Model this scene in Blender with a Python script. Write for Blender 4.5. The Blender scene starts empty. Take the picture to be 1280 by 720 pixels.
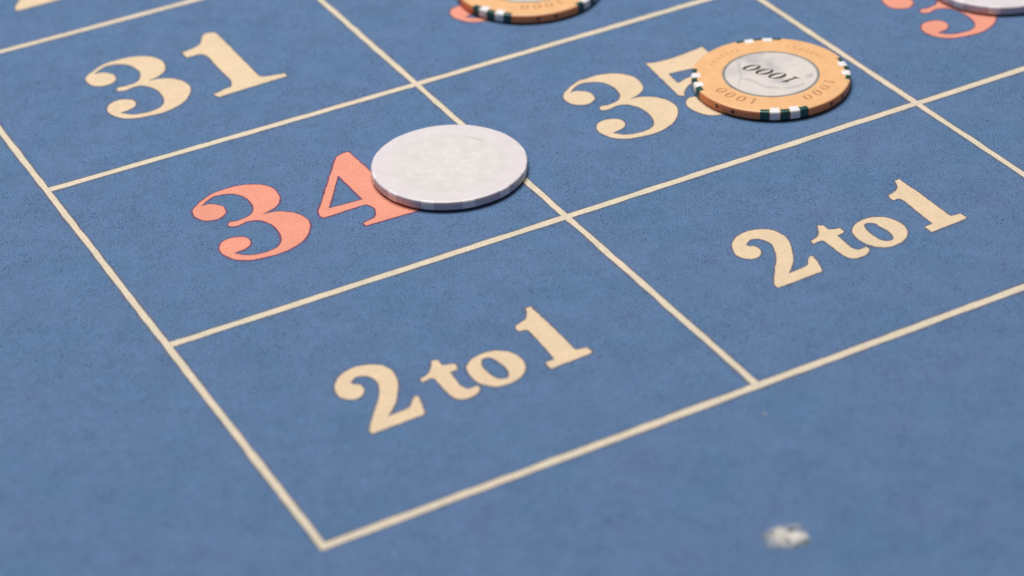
import bpy, bmesh, math, random
import numpy as np
from mathutils import Matrix, Vector
from mathutils.geometry import delaunay_2d_cdt

random.seed(7)
rng = np.random.default_rng(7)
scene = bpy.context.scene
col = scene.collection
MM = 0.001                      # every measure below is in millimetres on the table top

# ---------------------------------------------------------------- camera
CAM = Vector((-135.85, -355.20, 304.11)) * MM
AX = Vector((0.87658745, -0.47937491, -0.04235724))      # right
AY = Vector((0.29216198, 0.46017002, 0.83838233))        # up
AZ = Vector((-0.38240792, -0.74729061, 0.54343439))      # back
cd = bpy.data.cameras.new('camera')
cam = bpy.data.objects.new('camera', cd)
m = Matrix((AX, AY, AZ)).transposed().to_4x4()
m.translation = CAM
cam.matrix_world = m
cd.sensor_width = 36.0
cd.lens = 84.16
cd.clip_start = 0.01
cd.clip_end = 20
cd.dof.use_dof = True
cd.dof.focus_distance = (Vector((95, 100, 0)) * MM - CAM).dot(-AZ)
cd.dof.aperture_fstop = 11
col.objects.link(cam)
scene.camera = cam

# ---------------------------------------------------------------- light
w = bpy.data.worlds.new('World')
scene.world = w
w.use_nodes = True
bg = w.node_tree.nodes['Background']
bg.inputs[0].default_value = (1.0, 0.97, 0.95, 1)
bg.inputs[1].default_value = 0.10

def area(name, loc, target, sx, sy, power, colour):
    l = bpy.data.lights.new(name, 'AREA')
    l.shape = 'RECTANGLE'
    l.size, l.size_y, l.energy, l.color = sx, sy, power, colour
    o = bpy.data.objects.new(name, l)
    o.location = loc
    o.rotation_euler = (Vector(target) - Vector(loc)).to_track_quat('-Z', 'Y').to_euler()
    col.objects.link(o)
    return o

area('ceiling_lamp', (0.12, 0.46, 1.30), (0.1, 0.12, 0), 0.75, 0.6, 23.4, (1.0, 0.96, 0.93))

vs = scene.view_settings
vs.view_transform = 'Standard'
vs.look = 'None'
vs.exposure = 0
vs.gamma = 1
vs.use_curve_mapping = False

# ---------------------------------------------------------------- glyph outlines (table mm, third value = sharp corner)
GLYPHS = {
 'three': [[[30.63,137.39,1],[33.09,139.4,0],[35.71,140.23,0],[38.86,139.18,0],[40.89,137.03,0],[41.74,133.7,0],[41.35,130.16,0],[40.18,127.83,0],[38.49,126.54,0],[35.54,126.06,0],[33.63,126.48,0],[32.64,125.57,0],[32.78,124.48,0],[34.59,123.85,0],[37.08,124.4,0],[39.37,123.74,0],[41.06,121.72,0],[41.95,118.61,0],[41.82,114.7,0],[40.98,111.95,0],[39.3,109.76,0],[36.67,108.85,0],[33.59,109.01,0],[30.9,110.08,0],[28.9,112.38,1],[30.07,112.54,0],[32.17,113.02,0],[33.83,114.23,0],[34.46,116.12,0],[33.95,117.89,0],[32.27,119.16,0],[30.19,119.5,0],[27.93,118.65,0],[26.51,116.63,0],[26.1,114.3,0],[26.83,111.58,0],[28.31,109.17,0],[31.02,107.44,0],[34.47,106.71,0],[38.09,106.33,0],[42.29,107.2,0],[46.13,109.32,0],[48.99,112.77,0],[50.28,115.95,0],[50.09,119.44,0],[48.53,122.47,0],[46.19,124.52,0],[43.68,125.45,0],[41.74,125.47,1],[44.33,126.19,0],[46.67,127.43,0],[48.5,129.71,0],[49.44,132.93,0],[49.26,135.86,0],[48.06,138.39,0],[45.65,140.44,0],[42.31,141.88,0],[38.76,142.05,0],[35.0,141.66,0],[31.28,139.73,0],[28.64,137.64,0],[27.64,136.22,0],[27.21,133.77,0],[27.86,131.46,0],[29.48,129.95,0],[31.84,129.45,0],[34.13,130.69,0],[34.94,132.22,0],[34.97,134.6,0],[33.57,136.67,0],[31.99,137.55,0]]],
 'four': [[[69.41,141.41,1],[71.37,142.25,0],[73.46,142.25,1],[73.89,130.81,0],[74.47,115.87,1],[77.7,115.5,1],[77.72,113.15,1],[74.59,113.04,1],[74.69,110.18,0],[75.97,108.66,0],[79.51,108.27,1],[79.24,106.07,1],[61.21,106.65,1],[61.12,108.2,1],[64.55,109.08,0],[66.0,110.9,0],[66.59,113.29,0],[65.95,115.44,0],[64.33,115.93,0],[54.2,115.71,1],[53.54,117.16,0],[54.2,119.16,1]],[[65.9,132.46,1],[66.0,118.57,1],[57.08,119.19,1]]],
 'one': [[[58.02,218.27,1],[59.71,218.74,0],[62.39,219.38,0],[64.76,221.1,0],[66.62,224.65,1],[68.35,225.73,0],[70.64,224.97,1],[70.9,220.86,0],[70.76,202.74,0],[70.72,196.44,0],[70.82,193.93,0],[71.68,192.47,0],[77.21,191.13,1],[77.26,189.23,1],[56.64,188.38,1],[56.05,190.59,1],[60.13,191.79,0],[61.74,192.1,0],[62.63,193.78,0],[63.17,196.18,0],[63.03,204.29,0],[63.24,211.24,0],[62.76,213.71,0],[61.39,214.75,0],[58.1,214.77,1]]],
 'five': [[[162.69,141.95,1],[165.67,140.92,0],[170.76,140.53,0],[176.18,141.2,0],[180.85,141.75,1],[180.57,137.36,1],[175.98,132.98,0],[171.1,132.57,0],[164.76,133.44,1],[164.1,127.6,1],[168.62,128.64,0],[173.2,127.53,0],[177.49,123.2,0],[178.11,116.04,0],[175.45,110.39,0],[170.49,107.09,0],[165.87,106.37,0],[162.13,107.51,0],[160.03,110.67,0],[159.29,114.39,0],[160.06,117.15,0],[162.15,118.93,0],[164.51,118.27,0],[166.8,116.41,0],[167.6,113.33,0],[166.8,110.21,1],[167.78,109.58,0],[169.74,110.47,0],[172.07,112.97,0],[173.58,118.26,0],[172.48,123.09,0],[169.67,125.31,0],[166.43,125.18,0],[163.73,123.21,0],[161.72,120.46,1],[160.53,121.61,1]]],
 'two': [[[29.41,48.33,1],[30.38,49.23,0],[31.8,49.61,0],[33.52,48.63,0],[34.39,46.46,0],[34.19,44.08,0],[32.99,41.35,0],[31.21,38.52,0],[28.95,35.55,0],[25.81,31.28,0],[25.01,29.88,0],[25.18,28.59,1],[37.65,28.91,1],[38.41,29.88,1],[39.03,32.16,0],[39.81,35.59,1],[39.23,36.06,1],[37.81,34.88,0],[36.47,33.28,0],[34.99,32.75,0],[30.8,32.46,1],[32.72,34.17,0],[34.92,36.69,0],[37.09,40.26,0],[38.56,43.34,0],[39.29,46.93,0],[38.56,49.94,0],[37.0,51.84,0],[34.31,53.13,0],[31.32,53.21,0],[28.21,51.86,0],[26.09,49.66,0],[25.05,47.32,0],[24.84,44.97,0],[25.74,43.17,0],[27.14,42.15,0],[28.91,42.17,0],[30.52,43.64,0],[30.98,45.34,0],[30.6,46.83,0],[29.76,47.36,0]]],
 't': [[[43.12,41.44,1],[44.59,41.88,0],[46.41,43.01,0],[47.85,45.33,0],[48.47,46.56,1],[49.88,45.76,1],[49.67,43.49,1],[52.44,42.53,1],[52.25,40.72,1],[51.52,40.03,1],[49.93,40.12,1],[49.8,37.47,0],[49.6,34.21,0],[50.19,32.5,0],[51.3,32.25,0],[52.78,32.45,1],[52.71,30.92,1],[51.54,29.87,0],[49.71,29.24,0],[47.79,29.34,0],[46.39,30.44,0],[45.87,32.76,0],[45.85,36.57,0],[45.76,39.78,0],[44.97,40.19,0],[43.13,39.98,1],[42.83,40.62,1]]],
 'o': [[[53.86,39.71,0],[55.43,41.49,0],[57.49,42.51,0],[59.95,42.82,0],[62.46,42.27,0],[64.62,40.59,0],[65.76,38.0,0],[65.95,35.1,0],[65.06,32.67,0],[63.23,30.63,0],[60.8,29.43,0],[58.39,29.15,0],[56.19,29.72,0],[54.37,31.45,0],[53.31,33.68,0],[53.08,36.55,0]],[[58.27,40.63,0],[59.4,40.84,0],[60.58,39.73,0],[60.93,37.56,0],[61.23,35.3,0],[60.96,33.19,0],[60.04,31.72,0],[58.73,31.64,0],[57.7,32.51,0],[57.21,34.41,0],[57.09,36.99,0],[57.44,39.07,0]]],
 'small_one': [[[71.06,48.65,1],[72.79,49.17,0],[74.54,49.96,0],[75.98,52.04,0],[76.48,53.64,1],[78.24,53.73,1],[78.06,52.09,0],[78.13,43.11,0],[77.97,33.71,0],[78.59,32.8,1],[80.68,32.42,1],[80.74,30.15,1],[80.18,29.83,1],[69.6,29.31,1],[69.68,32.21,1],[72.0,32.29,1],[72.22,33.7,0],[72.49,39.26,0],[72.75,44.91,0],[72.22,46.04,0],[70.78,46.04,1],[70.62,47.32,1]]],
}

def curve(points, step=0.45):
    """closed outline: straight into sharp corners, rounded elsewhere"""
    n = len(points)
    out = []
    P = [Vector((p[0], p[1])) for p in points]
    C = [p[2] for p in points]
    for i in range(n):
        p1, p2 = P[i], P[(i + 1) % n]
        p0 = P[i - 1] if not C[i] else p1 - (p2 - p1)
        p3 = P[(i + 2) % n] if not C[(i + 1) % n] else p2 + (p2 - p1)
        k = max(2, int((p2 - p1).length / step))
        for j in range(k):
            t = j / k
            q = 0.5 * ((2 * p1) + (p2 - p0) * t + (2 * p0 - 5 * p1 + 4 * p2 - p3) * t * t + (3 * p1 - p0 - 3 * p2 + p3) * t ** 3)
            out.append(q)
    return out

def fill_outline(loops):
    """triangles of an outline with holes (even-odd), as points and faces wound upward"""
    pts = [Vector((p.x, p.y)) for l in loops for p in l]
    o = sum(pts, Vector((0, 0))) / len(pts)
    edges, k = [], 0
    for l in loops:
        edges += [(k + i, k + (i + 1) % len(l)) for i in range(len(l))]
        k += len(l)
    vs_, _, fs, *_r = delaunay_2d_cdt([p - o for p in pts], edges, [], 0, 1e-5)
    seg = [(l[i] - o, l[(i + 1) % len(l)] - o) for l in loops for i in range(len(l))]
    A = np.array([(a.x, a.y, b.x, b.y) for a, b in seg])
    out = []
    for f in fs:
        a, b, c = (vs_[i] for i in f)
        m = (a + b + c) / 3
        hit = ((A[:, 1] > m.y) != (A[:, 3] > m.y))
        h = A[hit]
        x = (h[:, 2] - h[:, 0]) * (m.y - h[:, 1]) / (h[:, 3] - h[:, 1]) + h[:, 0]
        if int((x > m.x).sum()) % 2:
            out.append(tuple(f) if (b - a).cross(c - a) > 0 else tuple(reversed(f)))
    return [v + o for v in vs_], out

def area2(l):
    return sum(l[i - 1].x * l[i].y - l[i].x * l[i - 1].y for i in range(len(l)))

# ---------------------------------------------------------------- materials
def new_mat(name):
    mt = bpy.data.materials.new(name)
    mt.use_nodes = True
    nt = mt.node_tree
    return mt, nt, nt.nodes['Principled BSDF']

def coords(nt, scale=(1000, 1000, 1000)):
    tc = nt.nodes.new('ShaderNodeTexCoord')
    mp = nt.nodes.new('ShaderNodeMapping')
    mp.inputs['Scale'].default_value = scale
    nt.links.new(tc.outputs['Object'], mp.inputs[0])
    return mp.outputs[0]

def noise(nt, vec, scale, detail=2, rough=0.5):
    n = nt.nodes.new('ShaderNodeTexNoise')
    n.inputs['Scale'].default_value = scale
    n.inputs['Detail'].default_value = detail
    n.inputs['Roughness'].default_value = rough
    nt.links.new(vec, n.inputs['Vector'])
    return n.outputs['Fac']

def ramp(nt, fac, stops):
    r = nt.nodes.new('ShaderNodeValToRGB')
    e = r.color_ramp.elements
    e[0].position, e[0].color = stops[0][0], (*stops[0][1], 1)
    e[1].position, e[1].color = stops[-1][0], (*stops[-1][1], 1)
    for pos, c in stops[1:-1]:
        x = e.new(pos)
        x.color = (*c, 1)
    nt.links.new(fac, r.inputs[0])
    return r.outputs[0]

def mix(nt, fac, a, b, mode='MIX'):
    x = nt.nodes.new('ShaderNodeMix')
    x.data_type = 'RGBA'
    x.blend_type = mode
    for sock, v in ((x.inputs[0], fac), (x.inputs[6], a), (x.inputs[7], b)):
        if isinstance(v, (int, float)):
            sock.default_value = v
        elif isinstance(v, tuple):
            sock.default_value = (*v, 1)
        else:
            nt.links.new(v, sock)
    return x.outputs[2]

def bump(nt, bsdf, height, strength, dist):
    b = nt.nodes.new('ShaderNodeBump')
    b.inputs['Strength'].default_value = strength
    b.inputs['Distance'].default_value = dist
    nt.links.new(height, b.inputs['Height'])
    nt.links.new(b.outputs[0], bsdf.inputs['Normal'])

def scl(c, k):
    return tuple(min(1, x * k) for x in c)

def cloth(name, c, var=0.16, mottle=0.08):
    mt, nt, b = new_mat(name)
    v = coords(nt)
    fine = noise(nt, v, 1.7, 3, 0.65)
    big = noise(nt, v, 0.045, 3, 0.55)
    mid = noise(nt, v, 0.35, 2, 0.5)
    a = ramp(nt, fine, [(0.32, scl(c, 1 - var)), (0.5, c), (0.68, scl(c, 1 + var))])
    warm = (1 + mottle, 1.0, 1 + mottle * 0.3)
    cool = (1 - mottle, 1.0, 1.0)
    t = ramp(nt, big, [(0.35, tuple(x / 1.12 for x in cool)), (0.65, tuple(x / 1.12 for x in warm))])
    a = mix(nt, 1.0, a, t, 'MULTIPLY')
    lo = 1 - 0.5 * var
    t2 = ramp(nt, mid, [(0.3, (lo, lo, lo)), (0.7, (1.0, 1.0, 1.0))])
    worn = noise(nt, v, 0.11, 4, 0.6)
    t3 = ramp(nt, worn, [(0.32, (lo, lo, lo * 1.01)), (0.62, (1.0, 1.0, 1.0))])
    a = mix(nt, 1.0, a, t3, 'MULTIPLY')
    a = mix(nt, 1.0, a, t2, 'MULTIPLY')
    nt.links.new(a, b.inputs['Base Color'])
    b.inputs['Roughness'].default_value = 0.95
    b.inputs['Specular IOR Level'].default_value = 0.15
    b.inputs['Sheen Weight'].default_value = 0.12
    b.inputs['Sheen Roughness'].default_value = 0.5
    bump(nt, b, fine, 0.35, 0.0003)
    return mt

FELT = (0.119, 0.216, 0.392)
M_felt = cloth('blue_felt', FELT, 0.20, 0.07)
M_cream = cloth('cream_print', (0.85, 0.67, 0.46), 0.11, 0.02)
M_cream_line = cloth('cream_line_print', (0.80, 0.71, 0.55), 0.14, 0.03)
M_coral = cloth('coral_print', (0.90, 0.37, 0.265), 0.11, 0.02)
M_cream_edge = cloth('cream_ink_edge', (0.155, 0.175, 0.25), 0.25, 0.0)
M_coral_edge = cloth('coral_ink_edge', (0.21, 0.10, 0.18), 0.25, 0.0)

def nap_material():
    mt, nt, b = new_mat('felt_fibre')
    g = nt.nodes.new('ShaderNodeNewGeometry')
    c = ramp(nt, g.outputs['Random Per Island'], [(0.0, scl(FELT, 0.7)), (0.15, scl(FELT, 1.0)), (0.8, scl(FELT, 1.15)), (1.0, scl(FELT, 1.5))])
    nt.links.new(c, b.inputs['Base Color'])
    b.inputs['Roughness'].default_value = 0.9
    b.inputs['Specular IOR Level'].default_value = 0.15
    tr = nt.nodes.new('ShaderNodeBsdfTranslucent')
    nt.links.new(c, tr.inputs[0])
    mx = nt.nodes.new('ShaderNodeMixShader')
    mx.inputs[0].default_value = 0.40
    nt.links.new(b.outputs[0], mx.inputs[1])
    nt.links.new(tr.outputs[0], mx.inputs[2])
    nt.links.new(mx.outputs[0], nt.nodes['Material Output'].inputs[0])
    return mt
M_nap = nap_material()

def plastic(name, c, rough=0.42, var=0.05, spec=0.5):
    mt, nt, b = new_mat(name)
    v = coords(nt)
    n1 = noise(nt, v, 0.28, 4, 0.6)
    n2 = noise(nt, v, 4.0, 2, 0.5)
    a = ramp(nt, n1, [(0.3, scl(c, 1 - var)), (0.7, scl(c, 1 + var))])
    nt.links.new(a, b.inputs['Base Color'])
    r = nt.nodes.new('ShaderNodeMapRange')
    r.inputs[3].default_value = rough - 0.08
    r.inputs[4].default_value = rough + 0.10
    nt.links.new(n1, r.inputs[0])
    nt.links.new(r.outputs[0], b.inputs['Roughness'])
    b.inputs['Specular IOR Level'].default_value = spec
    bump(nt, b, n2, 0.12, 0.00006)
    return mt

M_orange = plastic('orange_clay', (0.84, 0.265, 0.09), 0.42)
M_peach = plastic('peach_face', (0.80, 0.465, 0.225), 0.40)  # paler than the orange body, whitens the chip top
M_white_lit = plastic('lit_white_face', (0.695, 0.652, 0.68), 0.40, 0.03)  # white chip's top, with the light on it put into the colour
M_green = plastic('dark_green_clay', (0.007, 0.068, 0.062), 0.34)
M_spot = plastic('white_clay', (0.80, 0.80, 0.82), 0.42, 0.03)
M_white = plastic('shaded_white_clay', (0.58, 0.51, 0.60), 0.40, 0.03)  # same white chip's sides, their shade put into the colour
M_white_spot = plastic('bright_white_clay', (0.84, 0.80, 0.84), 0.40, 0.03)
M_white_inlay = plastic('ivory_inlay', (0.678, 0.648, 0.64), 0.36, 0.03)
M_white_relief = plastic('ivory_relief', (0.705, 0.682, 0.66), 0.36, 0.03)
M_grey_print = plastic('grey_print', (0.45, 0.42, 0.43), 0.5, 0.1)
M_motif = plastic('pale_grey_print', (0.53, 0.505, 0.505), 0.4, 0.12)
M_ring = plastic('grey_green_ring', (0.23, 0.235, 0.22), 0.4, 0.2)
M_ink = plastic('black_ink', (0.03, 0.028, 0.03), 0.4, 0.1)
M_brown = plastic('brown_stamp', (0.46, 0.21, 0.095), 0.5, 0.25)
M_faint = plastic('faint_brown_stamp', (0.52, 0.22, 0.10), 0.5, 0.2)
M_mark = plastic('dark_brown_mark', (0.10, 0.025, 0.012), 0.5, 0.2)

def inlay_material():
    mt, nt, b = new_mat('printed_inlay')
    v = coords(nt, (1000, 1000, 1000))
    n = noise(nt, v, 0.13, 3, 0.5)
    n2 = noise(nt, v, 0.35, 4, 0.6)
    a = ramp(nt, n, [(0.34, (0.50, 0.48, 0.50)), (0.44, (0.64, 0.60, 0.585)), (0.52, (0.69, 0.645, 0.615)), (0.68, (0.72, 0.67, 0.63))])
    t = ramp(nt, n2, [(0.3, (0.90, 0.90, 0.92)), (0.55, (1, 1, 1))])
    a = mix(nt, 1.0, a, t, 'MULTIPLY')
    nt.links.new(a, b.inputs['Base Color'])
    b.inputs['Roughness'].default_value = 0.35
    return mt
M_inlay = inlay_material()

def fluff_material(name, c0, c1):
    mt, nt, b = new_mat(name)
    v = coords(nt)
    n = noise(nt, v, 0.7, 3, 0.6)
    a = ramp(nt, n, [(0.35, c0), (0.65, c1)])
    nt.links.new(a, b.inputs['Base Color'])
    b.inputs['Roughness'].default_value = 0.9
    return mt
M_fluff = fluff_material('pale_fluff', (0.40, 0.38, 0.34), (0.70, 0.68, 0.66))
M_halo = fluff_material('pale_blue_fluff', (0.36, 0.42, 0.52), (0.56, 0.58, 0.63))
M_grit = fluff_material('grey_grit', (0.10, 0.13, 0.13), (0.18, 0.20, 0.19))

# ---------------------------------------------------------------- object helpers
def mesh_obj(name, verts, faces, mats, parent=None, mat_ids=None, smooth=False):
    me = bpy.data.meshes.new(name)
    me.from_pydata([(v[0] * MM, v[1] * MM, v[2] * MM) for v in verts], [], faces)
    for mt in (mats if isinstance(mats, (list, tuple)) else [mats]):
        me.materials.append(mt)
    if mat_ids is not None:
        me.polygons.foreach_set('material_index', mat_ids)
    me.polygons.foreach_set('use_smooth', [smooth] * len(me.polygons))
    me.update()
    o = bpy.data.objects.new(name, me)
    col.objects.link(o)
    o.parent = parent
    return o

def tag(o, label, cat=None, group=None, kind=None):
    o['label'] = label
    if cat: o['category'] = cat
    if group: o['group'] = group
    if kind: o['kind'] = kind
    return o

def empty(name, loc=(0, 0, 0), rz=0.0):
    o = bpy.data.objects.new(name, None)
    o.empty_display_size = 0.01
    o.location = (loc[0] * MM, loc[1] * MM, loc[2] * MM)
    o.rotation_euler = (0, 0, rz)
    col.objects.link(o)
    return o

# ---------------------------------------------------------------- the table: felt sheet
def felt_sheet():
    x0, x1, y0, y1, t = -700, 900, -550, 1200, -3
    v = [(x0, y0, t), (x1, y0, t), (x1, y1, t), (x0, y1, t), (x0, y0, 0), (x1, y0, 0), (x1, y1, 0), (x0, y1, 0)]
    f = [(3, 2, 1, 0), (4, 5, 6, 7), (0, 1, 5, 4), (1, 2, 6, 5), (2, 3, 7, 6), (3, 0, 4, 7)]
    return mesh_obj('table_felt', v, f, M_felt)
felt = felt_sheet()
tag(felt, 'blue felt betting cloth with cream grid and printed numbers', kind='structure')

printed = []       # outlines of everything printed, so that the nap keeps off the ink

def print_shape(name, loops, fill, edge, label=None, bleed=0.55, z=0.07, wob=0.045):
    """flat ink: filled outline with a thin dark bleed where ink meets nap"""
    ls = []
    for i, l in enumerate(loops):
        l = [Vector(p) for p in l]
        if (area2(l) < 0) == (i == 0):
            l.reverse()
        ls.append(l)
    printed.append([np.array([(p.x, p.y) for p in l]) for l in ls])
    ws = []
    for l in ls:
        n = len(l)
        off = rng.normal(0, wob, n)
        off = (off + np.roll(off, 1) + np.roll(off, -1)) / 1.7
        q = []
        for i in range(n):
            d = l[(i + 1) % n] - l[i - 1]
            nr = Vector((d.y, -d.x)).normalized() if d.length > 1e-6 else Vector((0, 0))
            q.append((l[i] + nr * (float(off[i]) - 0.10), nr))
        ws.append(q)
    verts, faces, ids = [], [], []
    pv, pf = fill_outline([[p for p, _ in q] for q in ws])
    verts += [(p.x, p.y, z) for p in pv]
    faces += pf
    ids += [0] * len(pf)
    for q in ws:
        n = len(q)
        b0 = len(verts)
        verts += [(p.x, p.y, z - 0.012) for p, _ in q]
        for i, (p, nr) in enumerate(q):
            e = p + nr * (bleed * random.uniform(0.45, 1.3))
            verts.append((e.x, e.y, 0.03))
        for i in range(n):
            j = (i + 1) % n
            faces.append((b0 + i, b0 + n + i, b0 + n + j, b0 + j))
            ids.append(1)
    o = mesh_obj(name, verts, faces, [fill, edge], felt, ids)
    if label: o['label'] = label
    return o

def shifted(loops, dx=0, dy=0, s=1.0, ox=0, oy=0):
    return [[Vector(((p.x - ox) * s + ox + dx, (p.y - oy) * s + oy + dy)) for p in l] for l in loops]

GL = {k: [curve(l) for l in v] for k, v in GLYPHS.items()}

def ell(cx, cy, rx, ry, n=48, rot=0.0):
    c, s = math.cos(rot), math.sin(rot)
    return [Vector((cx + rx * math.cos(2 * math.pi * i / n) * c - ry * math.sin(2 * math.pi * i / n) * s,
                    cy + rx * math.cos(2 * math.pi * i / n) * s + ry * math.sin(2 * math.pi * i / n) * c)) for i in range(n)]
GL['six'] = [curve([(64.6, 141.0, 0), (60.0, 138.0, 0), (55.6, 130, 0), (54, 120.5, 0), (56.2, 110.6, 0), (64.5, 106.1, 0), (73.0, 109.6, 0),
                    (76.2, 117.6, 0), (73.6, 125.4, 0), (67, 128.6, 0), (61.4, 126.6, 1), (62.6, 133, 0), (66.5, 138.2, 0), (70, 138.4, 1), (69.4, 134.6, 0), (73, 132.4, 0), (76, 135.4, 0), (74.2, 140, 0), (69, 142.1, 0)]),
             ell(65.6, 117.2, 4.0, 8.8)]
GL['eight'] = [curve([(65, 142.0, 0), (57.5, 139.5, 0), (55.6, 133.5, 0), (58.2, 127.6, 0), (60.0, 126.2, 0), (55.6, 121.8, 0), (54, 115.2, 0), (57.4, 108.4, 0), (65, 106.0, 0),
                      (73.4, 108.6, 0), (76.4, 115.2, 0), (74.4, 122, 0), (70.4, 125.8, 0), (73.6, 130.2, 0), (74, 135.6, 0), (71.4, 140.2, 0)]),
               ell(66, 134.2, 4.2, 5.4), ell(64.4, 115.4, 5.0, 6.8)]

# grid rules, each a slightly uneven inked strip
ROWS = [(-0.3, 0), (83.9, 1), (165.9, 2), (247.6, 3), (329.5, 4)]
def rule(a, b, width, label, z=0.05):
    a, b = Vector(a), Vector(b)
    d = (b - a).normalized()
    nr = Vector((-d.y, d.x)) * width / 2
    n = int((b - a).length / 1.6)
    l = [a + (b - a) * (i / n) - nr for i in range(n + 1)] + [b + (a - b) * (i / n) + nr for i in range(n + 1)]
    return print_shape('printed_line', [l], M_cream_line, M_cream_edge, label, bleed=0.55, z=z, wob=0.06)

cw, rw = 1.82, 2.20
XR = 315.0
rule((-cw / 2, -0.6), (XR, 0.45), rw, 'cream front border line of the grid')
rule((0, -1.6), (0.15, 420), cw, 'cream left border line of the grid', 0.064)
rule((104.8, 0.2), (104.8, 420), cw, 'cream line between the first and second columns', 0.064)
rule((210.3, 0.3), (210.2, 420), cw, 'cream line between the second and third columns', 0.064)
rule((XR - 1, 0.4), (XR - 1, 420), cw, 'cream right border line of the grid', 0.064)
for y, lab in ((83.9, 'cream line between the 2 to 1 boxes and the 34 row'), (165.7, 'cream line above the 34 row'), (247.5, 'cream line above the 31 row'), (329.4, 'cream line above the 28 row')):
    for i, (xa, xb) in enumerate(((0.1, 104.6), (105.0, 210.1), (210.5, XR - 1.1))):
        dy = 0.5 if (y == 165.7 and i == 0) else 0
        rule((xa, y + dy), (xb, y + (0.1 if i else -dy * 0.2)), rw, lab)

def digit(key, dx, dy, m, label, s=1.0, ox=0, oy=0, name='printed_digit'):
    e = M_coral_edge if m is M_coral else M_cream_edge
    return print_shape(name, shifted(GL[key], dx, dy, s, ox, oy), m, e, label)

digit('three', 0, 0, M_coral, 'coral digit 3 of number 34')
digit('four', 0, 0, M_coral, 'coral digit 4 of number 34')
digit('three', 2.0, 82.2, M_cream, 'cream digit 3 of number 31')
digit('one', 0, 0, M_cream, 'cream digit 1 of number 31')
digit('three', 106.7, 1.2, M_cream, 'cream digit 3 of number 35')
digit('five', 0, 0, M_cream, 'cream digit 5 of number 35')
digit('three', 210.4, 0.7, M_coral, 'coral digit 3 of number 36')
digit('six', 209, 0, M_coral, 'coral digit 6 of number 36, under the white chip')
digit('three', 105.7, 81.8, M_coral, 'coral digit 3 of number 32')
digit('two', 132.0, 159.5, M_coral, 'coral digit 2 of number 32, under the orange chip', 1.45, 24.84, 28.59)
digit('two', 2.3, 241.3, M_cream, 'cream digit 2 of number 28', 1.45, 24.84, 28.59)
digit('eight', 1, 164, M_cream, 'cream digit 8 of number 28')
for dx, dy, which in ((0, 0, 'left'), (105.2, 1.2, 'right')):
    digit('two', dx, dy, M_cream, 'cream digit 2 of the %s 2 to 1 box' % which)
    digit('t', dx, dy, M_cream, 'cream letter t of the %s 2 to 1 box' % which, name='printed_letter')
    digit('o', dx, dy, M_cream, 'cream letter o of the %s 2 to 1 box' % which, name='printed_letter')
    digit('small_one', dx, dy, M_cream, 'cream digit 1 of the %s 2 to 1 box' % which)

# ---------------------------------------------------------------- felt nap: short upright fibres
def felt_nap(n_try=520000):
    p = np.column_stack((rng.uniform(-110, 330, n_try), rng.uniform(-120, 330, n_try)))
    R = np.array([AX, AY, AZ])
    q = (np.column_stack((p, np.zeros(n_try))) - np.array(CAM) * 1000) @ R.T
    k = 84.16 / 36.0
    u, v = q[:, 0] / -q[:, 2] * k, q[:, 1] / -q[:, 2] * k
    p = p[(abs(u) < 0.62) & (abs(v) < 0.40)]
    keep = np.ones(len(p), bool)
    full = p
    p = p + rng.normal(0, 0.16, p.shape)
    for loops in printed:
        lo = loops[0].min(0); hi = loops[0].max(0)
        idx = np.where((p[:, 0] > lo[0]) & (p[:, 0] < hi[0]) & (p[:, 1] > lo[1]) & (p[:, 1] < hi[1]))[0]
        if not len(idx): continue
        x, y = p[idx, 0], p[idx, 1]
        ins = np.zeros(len(idx), bool)
        for l in loops:
            a = l; b = np.roll(l, -1, 0)
            for (ax, ay), (bx, by) in zip(a, b):
                c = (ay > y) != (by > y)
                if ay != by:
                    ins ^= c & (x < (bx - ax) * (y - ay) / (by - ay) + ax)
        keep[idx[ins]] = False
    p = full[keep]
    g = np.zeros(len(p))
    for fx, fy, ph in ((.21, .13, 0), (-.11, .27, 1.3), (.43, -.31, 2.1), (.05, .09, .6), (-.37, -.52, 4.0), (.61, .22, 5.1)):
        g += np.sin(p[:, 0] * fx + p[:, 1] * fy + ph)
    p = p[rng.random(len(p)) < 0.62 + 0.17 * g]
    n = len(p)
    h = rng.uniform(0.10, 0.40, n)
    wd = rng.uniform(0.05, 0.12, n)
    th = rng.uniform(0, 2 * np.pi, n)
    lean = rng.normal(0, 0.13, (n, 2)) + np.array([0.05, -0.06])
    V = np.empty((n, 3, 3))
    V[:, 0, 0] = p[:, 0] - wd * np.cos(th); V[:, 0, 1] = p[:, 1] - wd * np.sin(th); V[:, 0, 2] = -0.02
    V[:, 1, 0] = p[:, 0] + wd * np.cos(th); V[:, 1, 1] = p[:, 1] + wd * np.sin(th); V[:, 1, 2] = -0.02
    V[:, 2, 0] = p[:, 0] + lean[:, 0]; V[:, 2, 1] = p[:, 1] + lean[:, 1]; V[:, 2, 2] = h
    me = bpy.data.meshes.new('felt_nap')
    me.vertices.add(n * 3); me.loops.add(n * 3); me.polygons.add(n)
    me.vertices.foreach_set('co', (V * MM).reshape(-1))
    me.loops.foreach_set('vertex_index', np.arange(n * 3, dtype=np.int32))
    me.polygons.foreach_set('loop_start', np.arange(0, n * 3, 3, dtype=np.int32))
    me.materials.append(M_nap)
    me.update(); me.validate()
    o = bpy.data.objects.new('felt_nap', me)
    col.objects.link(o)
    o.parent = felt
    o['kind'] = 'stuff'
    return o
felt_nap()

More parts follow.
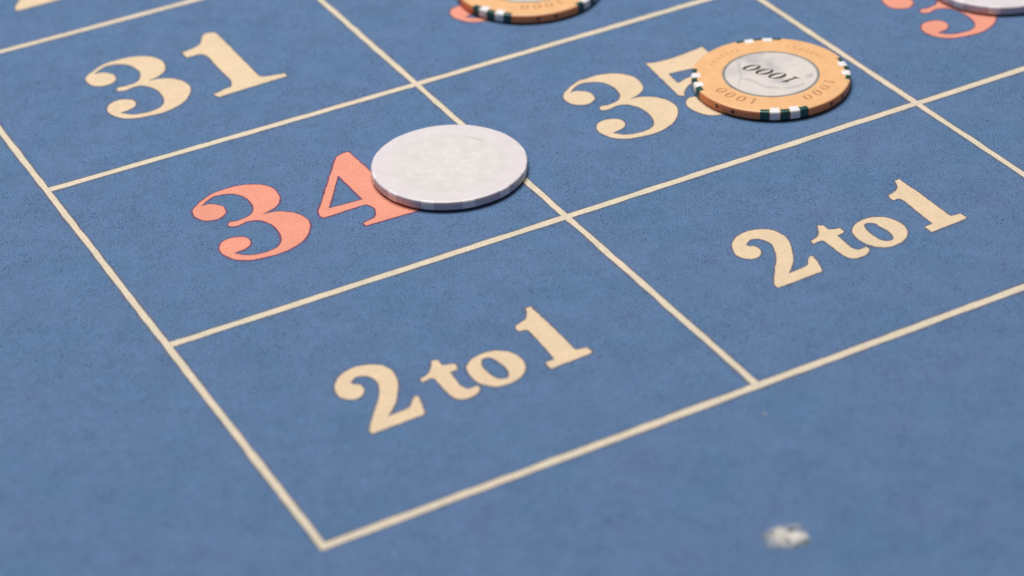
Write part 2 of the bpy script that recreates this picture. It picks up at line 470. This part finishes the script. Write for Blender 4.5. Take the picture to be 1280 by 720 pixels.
# ---------------------------------------------------------------- casino chips
def lathe(profile, seg=128):
    v, f = [], []
    n = len(profile)
    for i in range(seg):
        a = 2 * math.pi * i / seg
        v += [(r * math.cos(a), r * math.sin(a), z) for r, z in profile]
    for i in range(seg):
        j = (i + 1) % seg
        for k in range(n - 1):
            f.append((i * n + k, j * n + k, j * n + k + 1, i * n + k + 1))
    c0 = len(v); v.append((0, 0, profile[0][1])); v.append((0, 0, profile[-1][1]))
    for i in range(seg):
        j = (i + 1) % seg
        f.append((c0, j * n, i * n))
        f.append((c0 + 1, i * n + n - 1, j * n + n - 1))
    return v, f

def sector(profile, a0, a1, seg=6):
    """closed profile swept through an angle, capped at both ends"""
    v, f = [], []
    n = len(profile)
    for i in range(seg + 1):
        a = a0 + (a1 - a0) * i / seg
        v += [(r * math.cos(a), r * math.sin(a), z) for r, z in profile]
    for i in range(seg):
        for k in range(n):
            l = (k + 1) % n
            f.append((i * n + k, (i + 1) * n + k, (i + 1) * n + l, i * n + l))
    f.append(tuple(range(n)))
    f.append(tuple(seg * n + k for k in reversed(range(n))))
    return v, f

def body_profile(R, H):
    return [(R - 2.0, 0.0), (R - 1.0, 0.26), (R - 0.30, 0.50), (R - 0.05, 0.66), (R, 0.9), (R, H - 0.62), (R - 0.07, H - 0.32), (R - 0.24, H - 0.11), (R - 0.5, H - 0.02), (R - 0.8, H), (R - 6, H)]

def spot_profile(R, H, inward, e=0.035):
    return [(R - inward, H - 0.3), (R - inward, H + e), (R - min(0.8, inward - 0.02), H + e), (R - 0.5, H - 0.02 + e), (R - 0.24 + e, H - 0.11 + e), (R - 0.07 + e, H - 0.32), (R + e, H - 0.62), (R + e, 0.9),
            (R - 0.05 + e, 0.66), (R - 0.30 + e, 0.49), (R - 0.9, 0.30), (R - 1.0, 0.6), (R - 1.0, H - 0.31)]

def auto_smooth(o, deg=50):
    me = o.data
    me.polygons.foreach_set('use_smooth', [True] * len(me.polygons))
    me.set_sharp_from_angle(angle=math.radians(deg))

def flat_poly(name, loops, z, mat, parent):
    ls = []
    for i, l in enumerate(loops):
        if (area2(l) < 0) == (i == 0): l = list(reversed(l))
        ls.append(l)
    pv, faces = fill_outline(ls)
    verts = [(p.x, p.y, z) for p in pv]
    return mesh_obj(name, verts, faces, mat, parent)

def xf(l, ang, dx, dy, s=1.0, slant=0.0):
    c, sn = math.cos(ang), math.sin(ang)
    return [Vector((((p.x + slant * p.y) * c - p.y * sn) * s + dx, ((p.x + slant * p.y) * sn + p.y * c) * s + dy)) for p in l]

# italic old-style figures on the chips, unit height about 1
ZERO = [ell(0, 0, 0.40, 0.5, 36), ell(0, 0, 0.165, 0.445, 36)]
ONE = [curve([(-0.22, 0.30, 1), (-0.05, 0.40, 0), (0.02, 0.5, 1), (0.12, 0.5, 1), (0.12, -0.38, 0), (0.28, -0.45, 1), (0.28, -0.5, 1), (-0.24, -0.5, 1), (-0.24, -0.45, 1), (-0.06, -0.38, 0), (-0.06, 0.24, 1)], 0.06)]
MARKS = [[[(-.3, .5), (0, -.5), (.3, .5), (.2, .5), (0, -.25), (-.2, .5)]], [[(-.25, .3), (.25, .3), (.25, .2), (-.1, .2), (-.1, -.4), (-.25, -.4)]],
         [[(-.2, -.4), (-.08, -.4), (.05, .4), (-.1, .4)]], [[(-.25, .1), (.25, .1), (.2, -.1), (-.2, -.1)]]]

def ring(name, r0, r1, z, mat, parent, n=96):
    return flat_poly(name, [ell(0, 0, r1, r1, n), ell(0, 0, r0, r0, n)], z, mat, parent)

D = math.radians
# worn grey drawing on the chip inlay
INLAY_ART = [
    [(1.04, -8.13), (1.61, -6.02), (3.84, -4.2), (6.26, -2.43), (7.33, 0.17), (8.03, 3.04), (7.57, 5.32), (6.46, 7.53), (7.33, 7.66), (8.66, 5.51), (9.05, 2.85), (8.35, -0.01), (7.49, -2.65), (5.28, -4.45), (2.86, -6.23), (1.7, -8.04)],
    [(-7.72, -7.45), (-5.02, -7.0), (-1.64, -7.47), (2.04, -8.5), (4.84, -9.58), (1.55, -8.92), (-1.76, -8.16), (-5.66, -8.21)],
    [(-11.09, -4.02), (-11.4, -2.48), (-10.32, -2.12), (-8.71, -3.01), (-9.31, -3.92)],
    [(-11.9, -1.38), (-11.7, 0.3), (-10.62, -0.02), (-11.01, -0.97)],
    [(3.2, 8.36), (2.09, 9.38), (1.46, 10.71), (3.21, 10.97), (4.22, 9.37)]]
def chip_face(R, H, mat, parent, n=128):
    """thin added face, paler than the body, that whitens the chip top and rolls over its shoulder"""
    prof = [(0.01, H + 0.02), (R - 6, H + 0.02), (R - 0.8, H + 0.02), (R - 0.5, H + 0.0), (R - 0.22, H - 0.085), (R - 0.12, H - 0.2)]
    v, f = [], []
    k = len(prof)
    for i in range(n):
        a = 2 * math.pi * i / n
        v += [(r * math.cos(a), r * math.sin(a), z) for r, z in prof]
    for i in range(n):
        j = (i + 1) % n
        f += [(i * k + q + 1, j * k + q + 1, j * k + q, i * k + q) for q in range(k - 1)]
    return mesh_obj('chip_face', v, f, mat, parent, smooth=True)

def orange_chip(x, y, rz, label):
    R, H = 21.1, 2.92
    t = empty('casino_chip', (x, y, 0.06), D(rz))
    tag(t, label, 'casino chip', 'orange chips with green and white edge spots')
    v, f = lathe(body_profile(R, H))
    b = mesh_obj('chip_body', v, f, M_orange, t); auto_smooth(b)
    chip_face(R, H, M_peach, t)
    for q in range(4):
        for k, off in enumerate((-14.6, -7.4, 0, 7.3, 14.0)):
            white = k % 2 == 1
            a = D(90 * q + off)
            hw = D(3.45 if white else 3.3)
            v, f = sector(spot_profile(R, H, 2.35 if white else 1.4, 0.055 if white else 0.045), a - hw, a + hw)
            o = mesh_obj('edge_spot', v, f, M_spot if white else M_green, t)
            auto_smooth(o)
            o['label'] = 'white edge spot' if white else 'dark green edge spot'
        # small suit-like marks on the rim between the spot groups
        for off in (-7.0, 7.0):
            a = D(90 * q + 45 + off)
            vv = []
            for (da, dz) in ((0, .80), (1.75, .05), (.8, -.6), (0, -.28), (-.8, -.6), (-1.75, .05)):
                vv.append(((R + 0.02) * math.cos(a + D(da)), (R + 0.02) * math.sin(a + D(da)), H / 2 + 0.15 + dz))
            o = mesh_obj('edge_mark', vv, [tuple(range(len(vv)))], M_mark, t)
    ring_o = ring('inlay_ring', 12.15, 12.95, H + 0.03, M_ring, t)
    inl = flat_poly('inlay', [ell(0, 0, 12.2, 12.2, 96)], H + 0.045, M_inlay, t)
    for pts in INLAY_ART:
        flat_poly('printed_motif', [curve([(x_, y_, 0) for x_, y_ in pts], 0.5)], H + 0.055, M_motif, inl)
    # big 1000 across the inlay, reading away from the front spot group
    th = D(113.0 + 113.6)
    for i, gl in enumerate((ONE, ZERO, ZERO, ZERO)):
        d = -6.1 + 4.07 * i
        cx, cy = d * math.cos(th), d * math.sin(th)
        flat_poly('digit', [xf(l, th, cx, cy, 4.4, 0.40) for l in gl], H + 0.07, M_ink, inl)
    # stamped 1000 twice and a worn word twice on the rim
    for centre in (-45.6, 45.6):
        for i, gl in enumerate((ONE, ZERO, ZERO, ZERO)):
            a = D(centre + 18.9 - 12.6 * i)
            flat_poly('rim_digit', [xf(l, a - math.pi / 2, 15.9 * math.cos(a), 15.9 * math.sin(a), 3.0, 0.12) for l in gl], H + 0.03, M_brown, t)
    for centre in (134.5, -138.0):
        for i in range(7):
            a = D(centre - 19 + 6.4 * i)
            gl = MARKS[(i * 3 + (i > 2)) % 4]
            flat_poly('rim_stamp', [xf([Vector(p) for p in l], a + math.pi / 2, 16.6 * math.cos(a), 16.6 * math.sin(a), 2.2) for l in gl], H + 0.03, M_faint, t)
    return t

def white_chip(x, y, rz, label):
    R, H = 19.82, 2.86
    t = empty('casino_chip', (x, y, 0.06), D(rz))
    tag(t, label, 'casino chip', 'white chips')
    v, f = lathe(body_profile(R, H))
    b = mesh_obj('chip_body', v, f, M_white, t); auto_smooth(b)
    chip_face(R, H, M_white_lit, t)
    for k in range(12):
        a = D(30 * k)
        v, f = sector(spot_profile(R, H, 0.62, 0.035), a - D(4.6), a + D(4.6))
        auto_smooth(mesh_obj('edge_spot', v, f, M_white_spot, t))
    inl = flat_poly('inlay', [ell(0, 0, 14.6, 14.6, 96)], H + 0.03, M_white_inlay, t)
    # pale embossed rosette: six loops round a hub and a wreath of dots
    def dome(name, loops, z, h):
        l = [p for p in loops[0]]
        n = len(l)
        c = sum(l, Vector((0, 0))) / n
        vv = [(p.x, p.y, z) for p in l] + [(c.x + (p.x - c.x) * .55, c.y + (p.y - c.y) * .55, z + h) for p in l] + [(c.x, c.y, z + h * 1.1)]
        ff = [(i, (i + 1) % n, n + (i + 1) % n, n + i) for i in range(n)] + [(n + i, n + (i + 1) % n, 2 * n) for i in range(n)]
        return mesh_obj(name, vv, ff, M_white_relief, inl, smooth=True)
    def loop_ring(cx, cy, rx, ry, rot, z, h, wd):
        n, vv, ff = 28, [], []
        for k, (dr, zz) in enumerate(((wd, 0), (wd * .4, h), (-wd * .4, h), (-wd, 0))):
            vv += [(p.x, p.y, z + zz) for p in ell(cx, cy, rx + dr, ry + dr, n, rot)]
        for k in range(3):
            ff += [(k * n + i, k * n + (i + 1) % n, (k + 1) * n + (i + 1) % n, (k + 1) * n + i) for i in range(n)]
        return mesh_obj('rosette_loop', vv, ff, M_white_relief, inl, smooth=True)
    z = H + 0.03
    for k in range(6):
        a = D(60 * k + 8)
        loop_ring(5.6 * math.cos(a), 5.6 * math.sin(a), 2.7, 1.7, a, z, 0.07, 0.75)
    for k in range(12):
        a = D(30 * k + 15)
        dome('rosette_dot', [ell(11.2 * math.cos(a), 11.2 * math.sin(a), 1.25, 1.05, 16, a)], z, 0.05)
    dome('rosette_hub', [ell(0, 0, 1.7, 1.7, 20)], z, 0.05)
    # two worn scraps of a printed arc near the far rim of the inlay
    for a0, a1 in ((52, 58), (22, 45)):
        o = [Vector((13.45 * math.cos(D(a - rz)), 13.45 * math.sin(D(a - rz)))) for a in np.linspace(a0, a1, 8)]
        i_ = [Vector((13.2 * math.cos(D(a - rz)), 13.2 * math.sin(D(a - rz)))) for a in np.linspace(a1, a0, 8)]
        flat_poly('printed_arc', [o + i_], z + 0.012, M_grey_print, inl)
    return t

white_chip(90.66, 118.75, -13.2, 'whole white casino chip lying between the coral 34 and the cream line')
orange_chip(184.56, 113.70, -113.6, 'whole orange 1000 chip lying on the number 35')
orange_chip(157.68, 198.19, -149.7, 'orange chip cut off by the top edge of the picture')
white_chip(270.87, 127.86, -10.0, 'white chip cut off at the top right corner, on the coral 36')

# ---------------------------------------------------------------- bits lying on the cloth
def lumps(name, spots, mat, parent, jitter=0.25):
    bm = bmesh.new()
    for (x, y, z, rx, ry, rz_) in spots:
        r = bmesh.ops.create_icosphere(bm, subdivisions=2, radius=1.0)
        for vv in r['verts']:
            k = 1 + random.uniform(-jitter, jitter)
            vv.co = Vector((x + vv.co.x * rx * k, y + vv.co.y * ry * k, max(0.02, z + vv.co.z * rz_ * k)))
    me = bpy.data.meshes.new(name)
    for vv in bm.verts: vv.co *= MM
    bm.to_mesh(me); bm.free()
    me.materials.append(mat)
    o = bpy.data.objects.new(name, me)
    col.objects.link(o); o.parent = parent
    return o

def wisps(name, n, spread, mat, parent, length=1.6, hmax=0.7):
    vv, ff = [], []
    for i in range(n):
        a = random.uniform(0, 6.283); r = spread * math.sqrt(random.random())
        x, y = r * math.cos(a) * 1.25, r * math.sin(a)
        d = random.uniform(0, 6.283); z = random.uniform(0.05, hmax)
        w_ = 0.11
        base = len(vv)
        for s in range(5):
            px, py = x + math.cos(d) * length * s / 4, y + math.sin(d) * length * s / 4
            pz = max(0.05, z + random.uniform(-.15, .2))
            vv += [(px, py, pz), (px - math.sin(d) * w_, py + math.cos(d) * w_, pz + 0.02)]
            d += random.uniform(-.5, .5)
        for s in range(4):
            k = base + 2 * s
            ff.append((k, k + 1, k + 3, k + 2))
    return mesh_obj(name, vv, ff, mat, parent)

fl = empty('pale_fleck', (80.6, -46.8, 0))
tag(fl, 'small ragged off-white fleck on the blue felt near the bottom edge', 'fleck')
lumps('clump', [(-1.3, 1.2, 0, 1.9, 1.7, .30), (1.2, -0.7, 0, 2.0, 1.8, .34), (0.3, 0.4, 0, 2.4, 1.8, .30), (2.7, -1.6, 0, 1.3, 1.2, .34), (-0.2, 2.3, 0, 1.5, 1.1, .34), (-1.7, -0.8, 0, 1.3, 1.3, .26), (0.2, -2.2, 0, 1.2, 1.1, .22)], M_fluff, fl, 0.2)
wisps('loose_fibres', 280, 3.5, M_halo, fl, 1.5, 0.14)
lumps('grit', [(-3.3, 2.7, 0, .8, .7, .3), (0.4, -3.1, 0, .9, .5, .25), (2.2, -3.3, 0, .9, .6, .3), (2.0, 1.2, .2, .8, .6, .35), (-0.4, -1.4, .18, .7, .4, .35), (-2.2, 1.9, .2, .6, .5, .3)], M_grit, fl, 0.15)

li = empty('lint_speck', (100.0, -9.8, 0))
tag(li, 'tiny pale lint speck on the felt just below the front grid line', 'lint')
wisps('lint_fibres', 9, 0.3, M_fluff, li, 0.6, 0.2)
